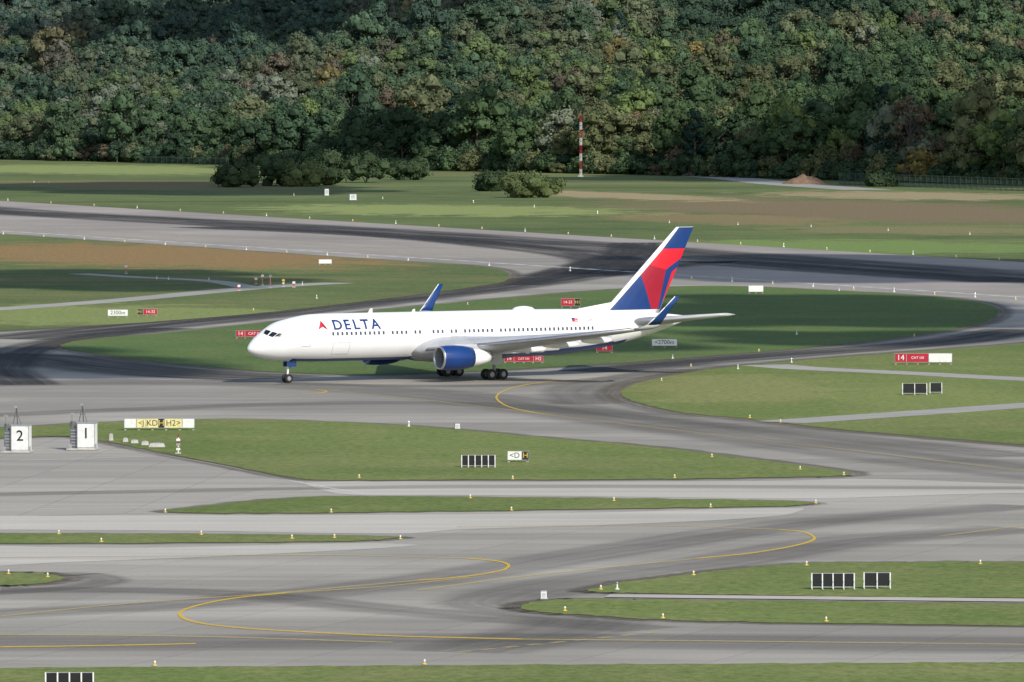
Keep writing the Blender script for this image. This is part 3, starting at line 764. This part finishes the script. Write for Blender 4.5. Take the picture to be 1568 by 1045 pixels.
finpoly([(lef(zt0) - .3, zt0), (finte(zt0), zt0), (finte(z1_), z1_), (lef(z1_), z1_)], 'blue')
ctr = P(1012, 412); rt = P(1042, 394)
rt = (finte(rt[1]), rt[1]); l1 = P(0, 404)[1]; l1p = (lef(l1), l1); l2 = P(0, 420)[1]; l2p = (lef(l2), l2)
bot = P(1000, 473); bot = (bot[0], 7.0)
finpoly([(lef(z1_), z1_), (finte(z1_), z1_), rt, ctr, l1p], 'red')
finpoly([l1p, ctr, bot, (bot[0] - .9, 7.0), l2p], 'darkred')
finpoly([l2p, (bot[0] - .9, 7.0), (lef(7.0) - .1, 7.0)], 'blue')
q1 = P(1036, 408); q1 = (finte(q1[1]), q1[1]); q2 = P(1022, 416); q3 = P(1010, 470)
q3 = (min(q3[0], finte(7.0)) - .05, 7.0)
bot2 = (min(bot[0], q3[0] - .3), 7.0)
finpoly([ctr, rt, q1, q2, q3, bot2], 'blue')
q4 = (finte(P(0, 425)[1]), P(0, 425)[1])
finpoly([q2, q1, q4, (q3[0] + .12, 7.4), q3], 'red')
mb.build('tail_fin_paint', parent=plane, smooth=False, fix=False)
# landing gear
def wheel(mb, c, r, w):
    mb.lathe((c[0], c[1] - w / 2, c[2]), (0, 1, 0), [(0, r * .5), (0, r * .85), (w * .15, r), (w * .85, r), (w, r * .85), (w, r * .5)], 'tyre', 24)
    mb.lathe((c[0], c[1] - w / 2 + .02, c[2]), (0, 1, 0), [(.03, .01), (.0, r * .3), (.02, r * .5), (w - .06, r * .5), (w - .04, r * .3), (w - .07, .01)], 'grey', 20)
mb = MB()
for s_ in (-.32, .32): wheel(mb, (4.8, s_, .47), .47, .3)
mb.cyl((4.8, -.3, .47), (4.8, .3, .47), .08, .08, 'grey'); mb.cyl((4.8, 0, .45), (4.95, 0, 2.7), .1, .13, 'white')
mb.cyl((4.85, 0, 1.3), (6.0, 0, 2.5), .05, .05, 'grey'); mb.box((4.7, 0, 1.55), (.12, .5, .14), 'metal')
for s_ in (-1, 1): mb.box((5.1, s_ * .45, 1.98), (1.1, .04, .55), 'blue')
mb.build('nose_gear', parent=plane, smooth=False)
for side, nm in ((-1, 'left'), (1, 'right')):
    mb = MB(); ax = 27.6; yb = side * 4.65
    for da in (-.71, .71):
        for dy in (-.57, .57): wheel(mb, (ax + da, yb + dy, .58), .58, .44)
        mb.cyl((ax + da, yb - .5, .58), (ax + da, yb + .5, .58), .1, .1, 'grey')
    mb.cyl((ax - .75, yb, .6), (ax + .75, yb, .6), .14, .14, 'grey')
    mb.cyl((ax, yb, .6), (ax, yb + side * -.25, 3.5), .17, .2, 'grey'); mb.cyl((ax, yb, 1.7), (ax, yb - side * 2.2, 2.9), .08, .08, 'grey')
    mb.box((ax, yb + side * .5, 2.35), (1.3, .05, 1.5), 'wing')
    mb.build('main_gear_' + nm, parent=plane)

# ------------------------------------------------------------------ signs & furniture
def sign(name, u0, u1, vb, vt, panels, rz=0.0, frame='grey', divs=0):
    s = S(vb); w = (u1 - u0) / s; h = (vb - vt) / s; x, y = G((u0 + u1) / 2, vb)
    mb = MB(); leg = h * .18; ph = h - leg
    mb.box((0, .05, leg + ph / 2), (w, .16, ph), frame)
    n = max(2, int(w / 1.1) + 1)
    for i in range(n):
        lx = -w / 2 + .12 + (w - .24) * i / (n - 1)
        mb.cyl((lx, .05, 0), (lx, .05, leg + .05), .04, .04, 'midgrey', 8); mb.box((lx, .05, .03), (.2, .2, .06), 'concrete')
    xx = -w / 2; tot = sum(p[0] for p in panels); m_ = .035
    for (fr, col, txt, tc) in panels:
        pw = w * fr / tot
        mb.add([(xx + m_, -.035, leg + m_), (xx + pw - m_, -.035, leg + m_), (xx + pw - m_, -.035, leg + ph - m_), (xx + m_, -.035, leg + ph - m_)], [(0, 1, 2, 3)], col)
        if txt:
            cx, cz = xx + pw / 2, leg + ph / 2; sc_ = min(ph * .85, pw / (.68 * len(txt)))
            mb.text(txt, sc_, tc, lambda X_, Y_, cx=cx, cz=cz: (cx + X_, -.042, cz + Y_), .0)
        xx += pw
    return mb.build(name, (x, y, .06), rz, fix=False)
Wt = 'signwhite'
sign('distance_sign', 165, 196, 487, 475, [(1, Wt, '2300m', 'black')])
sign('runway_sign', 210, 241, 485, 474, [(.9, 'black', 'H1', 'yellow'), (2, 'signred', '14-32', Wt)])
sign('runway_sign', 859, 889, 472, 458, [(2, 'signred', '14-32', Wt), (.9, 'black', 'H1', 'yellow')])
sign('holding_position_sign', 361, 403, 519, 507, [(1, 'signred', '14', Wt), (2, 'signred', 'CAT III', Wt)])
sign('holding_position_sign', 772, 832, 557, 546, [(1, 'signred', '14', Wt), (2, 'signred', 'CAT I/III', Wt), (1, 'signred', 'H2', Wt)])
sign('distance_sign', 998, 1037, 533, 520, [(1, Wt, '<2700m', 'black')])
sign('runway_sign', 913, 938, 541, 529, [(1, 'signred', '14', Wt)])
sign('holding_position_sign', 1370, 1458, 559, 542, [(1, 'signred', '14', Wt), (1.9, 'signred', 'CAT I/III', Wt), (2, Wt, '', 'black')])
sign('taxiway_sign', 1146, 1169, 450, 438, [(1, Wt, '', 'black')], .1)
sign('taxiway_sign', 488, 508, 406, 398, [(1, Wt, '', 'black')], .1)
sign('taxiway_sign', 190, 298, 660, 642, [(.9, Wt, '', 'black'), (.7, 'signyellow', '<J', 'black'), (.9, 'signyellow', 'KD', 'black'), (.45, 'black', 'H', 'yellow'), (1.3, 'signyellow', 'H2>', 'black'), (.9, Wt, '', 'black')])
sign('taxiway_sign', 777, 810, 709, 692, [(1.2, Wt, '<D', 'black'), (.6, 'black', 'H', 'yellow')])
def backsign(u0, u1, vb, vt, n):
    s = S(vb); w = (u1 - u0) / s; h = (vb - vt) / s; x, y = G((u0 + u1) / 2, vb); mb = MB()
    pw = w / n; leg = h * .14
    for i in range(n):
        cx = -w / 2 + pw * (i + .5)
        mb.box((cx, 0, leg + (h - leg) / 2), (pw - .09, .10, h - leg - .08), 'dark')
    for i in range(n + 1):
        cx = -w / 2 + pw * i; mb.box((cx, -.02, h / 2), (.075, .16, h), 'signwhite')
        mb.cyl((cx, -.05, .04), (cx, -.6, .04), .03, .03, 'signwhite', 6); mb.cyl((cx, -.6, .04), (cx, -.08, h * .55), .02, .02, 'signwhite', 6)
    mb.box((0, 0, h - .02), (w, .18, .04), 'grey'); mb.box((0, 0, leg), (w, .14, .05), 'grey')
    mb.build('taxiway_sign', (x, y, .06), .0)
backsign(707, 758, 717, 698, 5); backsign(1382, 1419, 606, 588, 2); backsign(1424, 1442, 604, 587, 1)
backsign(1243, 1308, 904, 879, 4); backsign(1323, 1363, 903, 878, 2); backsign(70, 143, 1060, 1031, 4)

def cabinet(u, vb, digit):
    s = S(vb); x, y = G(u, vb); mb = MB()
    mb.box((0, .1, .08), (2.6, 2.2, .16), 'concrete')
    mb.box((.42, -.1, 1.25), (1.5, 1.5, 2.18), 'signwhite'); mb.box((.42, -.1, 2.38), (1.6, 1.6, .08), 'grey')
    for q in (-.36, 1.2): mb.box((q, -.87, 1.25), (.05, .03, 2.1), 'grey')
    mb.box((.42, -.87, .25), (1.5, .03, .05), 'grey')
    mb.text(digit, 1.3, 'black', lambda X_, Y_: (.42 + X_, -.865, 1.45 + Y_), .012)
    mb.box((-.72, .05, 1.05), (.62, 1.3, 1.8), 'midgrey')
    for k in range(6): mb.box((-.72, -.62, .4 + k * .26), (.52, .05, .09), 'grey')
    mb.cyl((-.85, -.2, 1.9), (-.85, -.2, 2.5), .22, .22, 'midgrey', 12); mb.cyl((-.48, -.1, 1.9), (-.48, -.1, 2.45), .14, .1, 'grey', 10)
    mb.cyl((-.45, .1, 2.0), (-.05, .1, 3.9), .05, .04, 'midgrey', 6); mb.cyl((.35, .1, 2.4), (-.05, .1, 3.9), .05, .04, 'midgrey', 6); mb.cyl((-.05, .6, 2.4), (-.05, .1, 3.9), .05, .04, 'midgrey', 6)
    mb.box((-.05, .1, 3.1), (.45, .05, .05), 'midgrey'); mb.box((-.1, .0, 3.95), (.26, .26, .18), 'grey'); mb.cyl((-.95, -.1, 2.4), (-.95, -.1, 3.1), .03, .03, 'midgrey', 6); mb.box((-.95, -.1, 3.15), (.36, .15, .12), 'grey')
    mb.box((-1.0, -.7, .35), (.3, .3, .4), 'grey'); mb.cyl((1.28, -.6, .1), (1.28, -.6, .6), .06, .06, 'grey', 6)
    mb.build('equipment_cabinet', (x, y, .06), -.12, bevel=.015)
cabinet(26, 694, '2'); cabinet(127, 690, '1')
for (u, v, w, d, h) in [(192, 678, .5, .5, .35), (206, 680, .7, .5, .3), (222, 683, .7, .5, .35), (240, 686, 1.5, .6, .35), (170, 676, .4, .4, .6)]:
    mb = MB(); mb.box((0, 0, h / 2), (w, d, h), 'concrete', .1, .8); mb.box((0, 0, h + .03), (w * .4, d * .4, .06), 'grey'); mb.build('concrete_block', (*G(u, v), .06), bevel=.03)
mb = MB()
for k in range(6): mb.cyl((0, 0, k * .28), (0, 0, k * .28 + .28), .06, .06, 'darkred' if k % 2 else 'signwhite', 8)
for k in range(3): mb.box((0, -.07, .4 + k * .4), (.34, .03, .2), 'grey' if k % 2 else 'signwhite')
mb.box((0, 0, .05), (.5, .5, .1), 'concrete'); mb.build('marker_board', (*G(273, 696), .06))

def light_mesh(col, tall=False):
    mb = MB(); h = .62 if tall else .34
    mb.lathe((0, 0, 0), (0, 0, 1), [(0, .22), (.05, .2), (.08, .10), (h - .14, .055), (h - .12, .09)], col, 12)
    mb.lathe((0, 0, h - .12), (0, 0, 1), [(0, .09), (.08, .1), (.16, .07), (.2, .01)], 'signwhite' if col != 'signwhite' else 'metal', 12)
    ob = mb.build('taxiway_edge_light'); me = ob.data; bpy.data.objects.remove(ob); return me
lm_y = light_mesh('yellow'); lm_w = light_mesh('signwhite', True)
def put(me, u, v, name='taxiway_edge_light', s=1.0):
    o = bpy.data.objects.new(name, me); COL.objects.link(o); o.location = (*G(u, v), .06); o.scale = (s, s, s); o.rotation_euler = (0, 0, random.random() * 6)
for (u, v) in [(550, 733), (785, 735), (1033, 733), (1292, 729), (507, 786), (720, 764), (783, 783), (940, 768), (1088, 778), (1249, 772), (253, 786), (90, 819), (155, 831), (308, 820), (447, 826), (512, 825), (613, 827), (1062, 882), (1235, 867), (1501, 865), (865, 937), (1015, 948), (1265, 953), (650, 1019), (237, 1021), (13, 880), (73, 885), (1225, 720), (1090, 701), (920, 904)]:
    put(lm_y, u, v, s=.68)
for (u, v) in [(388, 476), (716, 467), (1162, 539), (1058, 562), (1013, 584), (1195, 648), (1148, 641), (1400, 516)]:
    put(lm_y, u, v, s=.7)
for (u, v) in [(945, 904), (626, 654), (1212, 556), (1220, 513), (485, 458), (1285, 446), (320, 430), (240, 428), (258, 429), (463, 437), (450, 438), (52, 280), (75, 281), (725, 311), (818, 318), (915, 328), (1025, 342), (1242, 348), (1360, 354), (1485, 360), (1130, 345), (450, 300), (586, 305), (1130, 566), (1030, 550)]:
    put(lm_w, u, v, s=.9 if v < 400 else .7)
for k in range(26):
    u = k * 66 + 12; put(lm_y if k % 3 else lm_w, u, 307 + 94 * u / 1568, 'runway_edge_light', 1.05)
for k in range(27):
    u = k * 62 + 5
    if 640 < u < 1000 and k % 2: continue
    put(lm_y if k % 2 else lm_w, u, 359 + 102 * u / 1568, 'runway_edge_light', .95)
for (u, v, wp, hp) in [(832, 919, 9, 12), (700, 658, 7, 8), (540, 307, 10, 9), (500, 300, 6, 10)]:
    s = S(v); w, h = wp / s, hp / s; mb = MB(); mb.box((0, 0, .04), (w * 1.3, w * 1.3, .08), 'concrete'); mb.box((0, 0, h / 2), (w, w * .8, h), 'signwhite'); mb.box((0, 0, h + .02), (w * 1.1, w * .9, .05), 'grey')
    mb.box((0, -w * .41, h / 2), (w * .7, .02, h * .7), 'wing'); mb.build('junction_box', (*G(u, v), .06), .2, bevel=.01)
for (u, v, hp, col) in [(193, 420, 14, 'signwhite'), (402, 438, 18, 'signwhite'), (414, 442, 22, 'grey'), (434, 440, 12, 'yellow'), (392, 436, 10, 'signwhite'), (450, 441, 9, 'signwhite'), (366, 446, 9, 'signwhite')]:
    s = S(v); h = hp / s; mb = MB(); mb.cyl((0, 0, 0), (0, 0, h), .06, .04, 'grey', 8)
    mb.box((0, -.06, h * .82), (.42, .08, .32), col); mb.box((0, -.06, h * .45), (.3, .08, .22), 'red' if col != 'yellow' else 'signwhite'); mb.box((0, 0, .05), (.5, .5, .1), 'concrete'); mb.build('marker_post', (*G(u, v), .06))
s = S(271); x, y = G(889, 271); mb = MB(); hh = 96 / s
for k in range(8):
    z0, z1 = hh * k / 8, hh * (k + 1) / 8; c_ = 'darkred' if k % 2 else 'signwhite'; r = .36
    for i in range(3):
        a0 = i * 2.094; a1 = a0 + 2.094; p = (r * math.cos(a0), r * math.sin(a0)); q = (r * math.cos(a1), r * math.sin(a1))
        mb.cyl((*p, z0), (*p, z1), .07, .07, c_, 6); mb.cyl((*p, z0), (*q, (z0 + z1) / 2), .04, .04, c_, 5); mb.cyl((*q, (z0 + z1) / 2), (*p, z1), .04, .04, c_, 5)
mb.cyl((0, 0, hh), (0, 0, hh + 1.2), .06, .03, 'grey', 6); mb.box((0, 0, .2), (1.6, 1.6, .4), 'concrete'); mb.build('lattice_mast', (x, y, 0))
def fence(u0, v0, u1, v1, h, mat, step):
    p0 = Vector(G(u0, v0)); p1 = Vector(G(u1, v1)); d = p1 - p0; n = int(d.length / step); mb = MB()
    for i in range(n + 1):
        p = p0 + d * (i / n); w = .09 if i % 5 else .2
        mb.box((p.x, p.y, h / 2), (w, .08, h), mat)
    for z_ in (.3, h * .5, h - .1): mb.cyl((p0.x, p0.y + .1, z_), (p1.x, p1.y + .1, z_), .06, .06, mat, 5)
    mb.build('perimeter_fence')
fence(1285, 283, 1700, 298, 3.4, 'greenpaint', .7); fence(215, 251, 350, 254, 2.6, 'greenpaint', .7)
mb = MB(); n = 18; g_ = []
wd = 36 / S(282)
for j in range(n + 1):
    for i in range(n + 1):
        x_ = (i / n * 2 - 1); y_ = (j / n * 2 - 1); r = math.hypot(x_, y_)
        z_ = max(0, 1 - r) ** .8 * 2.6 * (1 + .5 * noise.noise(Vector((x_ * 3, y_ * 3, 2)))) - .05; g_.append((x_ * wd, y_ * 5, z_))
mb.add(g_, [(j * (n + 1) + i, j * (n + 1) + i + 1, (j + 1) * (n + 1) + i + 1, (j + 1) * (n + 1) + i) for j in range(n) for i in range(n)], 'dirt')
mb.build('dirt_heap', (*G(1232, 282), .02), smooth=True)

# ------------------------------------------------------------------ sun, sky, clouds
AZ, EL = math.radians(32), math.radians(36)
Ld = Vector((math.sin(AZ) * math.cos(EL), -math.cos(AZ) * math.cos(EL), math.sin(EL)))
sl = bpy.data.lights.new('sun', 'SUN'); sl.energy = 4.1; sl.angle = math.radians(.5); sl.color = (1.0, .955, .885)
so = bpy.data.objects.new('sun', sl); COL.objects.link(so); so.rotation_euler = (-Ld).to_track_quat('-Z', 'Y').to_euler(); so.location = Ld * 300
w = bpy.data.worlds.new('World'); scene.world = w; w.use_nodes = True; nt = w.node_tree
bg = nt.nodes['Background']; sky = nt.nodes.new('ShaderNodeTexSky'); sky.sky_type = 'NISHITA'; sky.sun_disc = False
sky.sun_elevation = EL; sky.sun_rotation = math.pi - AZ; nt.links.new(sky.outputs[0], bg.inputs[0]); bg.inputs[1].default_value = .145
def shadow_cloud(regs, alt, seed):  # unseen clouds added along the sun direction to shade chosen ground regions
    r = random.Random(seed); mb = MB()
    bm = bmesh.new(); bmesh.ops.create_icosphere(bm, subdivisions=3, radius=1); bm.verts.index_update()
    iv = [v.co.copy() for v in bm.verts]; fs = [tuple(v.index for v in f.verts) for f in bm.faces]; bm.free()
    for (cx, cy, rx, ry) in regs:
        k = alt / Ld.z; R = max(12, min(rx, ry) * .42); n = int(3.0 * rx * ry / (R * R)) + 6
        for i in range(min(n, 70)):
            a = r.uniform(0, 6.28); q = math.sqrt(r.random())
            px = cx + math.cos(a) * q * max(1, rx - R * .6); py = cy + math.sin(a) * q * max(1, ry - R * .6); rr = R * r.uniform(.7, 1.15)
            o_ = Vector((px, py, 0)) + Ld * k + Vector((0, 0, r.uniform(-4, 10)))
            mb.add([o_ + Vector((v.x, v.y, v.z * .4)) * rr * (1 + .35 * noise.noise(v * 2.2 + Vector((i, 0, 0)))) for v in iv], fs, 'shadow_cloud')
    mb.build('shadow_cloud', smooth=True, fix=False)
def reg(u0, u1, v0, v1):
    uc = (u0 + u1) / 2; ya = G(uc, v0)[1]; yb = G(uc, v1)[1]; yc = (ya + yb) / 2
    vm = 100 + H * F / yc; return (G(uc, vm)[0], yc, (u1 - u0) / 2 / S(vm), abs(ya - yb) / 2)
shadow_cloud([reg(950, 1620, 452, 536), reg(520, 1000, 490, 548)], 420, 1)
shadow_cloud([reg(-80, 330, 528, 585)], 420, 2)
shadow_cloud([reg(950, 1700, 388, 436)], 430, 3)
shadow_cloud([reg(-100, 600, 280, 300), reg(-50, 430, 412, 450)], 430, 4)
fr = []
for (u, t, rx, ry) in [(1180, 10, 80, 60), (1480, 20, 60, 60), (620, 30, 60, 40), (60, 520, 90, 110), (560, 640, 90, 90)]:
    x = (u - 784) / 160 * H; fr.append((x, edge(x) + t, rx, ry))
shadow_cloud(fr, 480, 5)

# ------------------------------------------------------------------ camera
cam = bpy.data.cameras.new('camera'); co = bpy.data.objects.new('camera', cam); COL.objects.link(co)
cam.sensor_width = 36; cam.lens = 36 * F / 1568; cam.clip_start = 1; cam.clip_end = 20000
co.location = (0, 0, H); co.rotation_euler = (math.pi / 2 - PITCH, 0, 0)
scene.camera = co
scene.view_settings.view_transform = 'Standard'; scene.view_settings.look = 'None'; scene.view_settings.exposure = 0
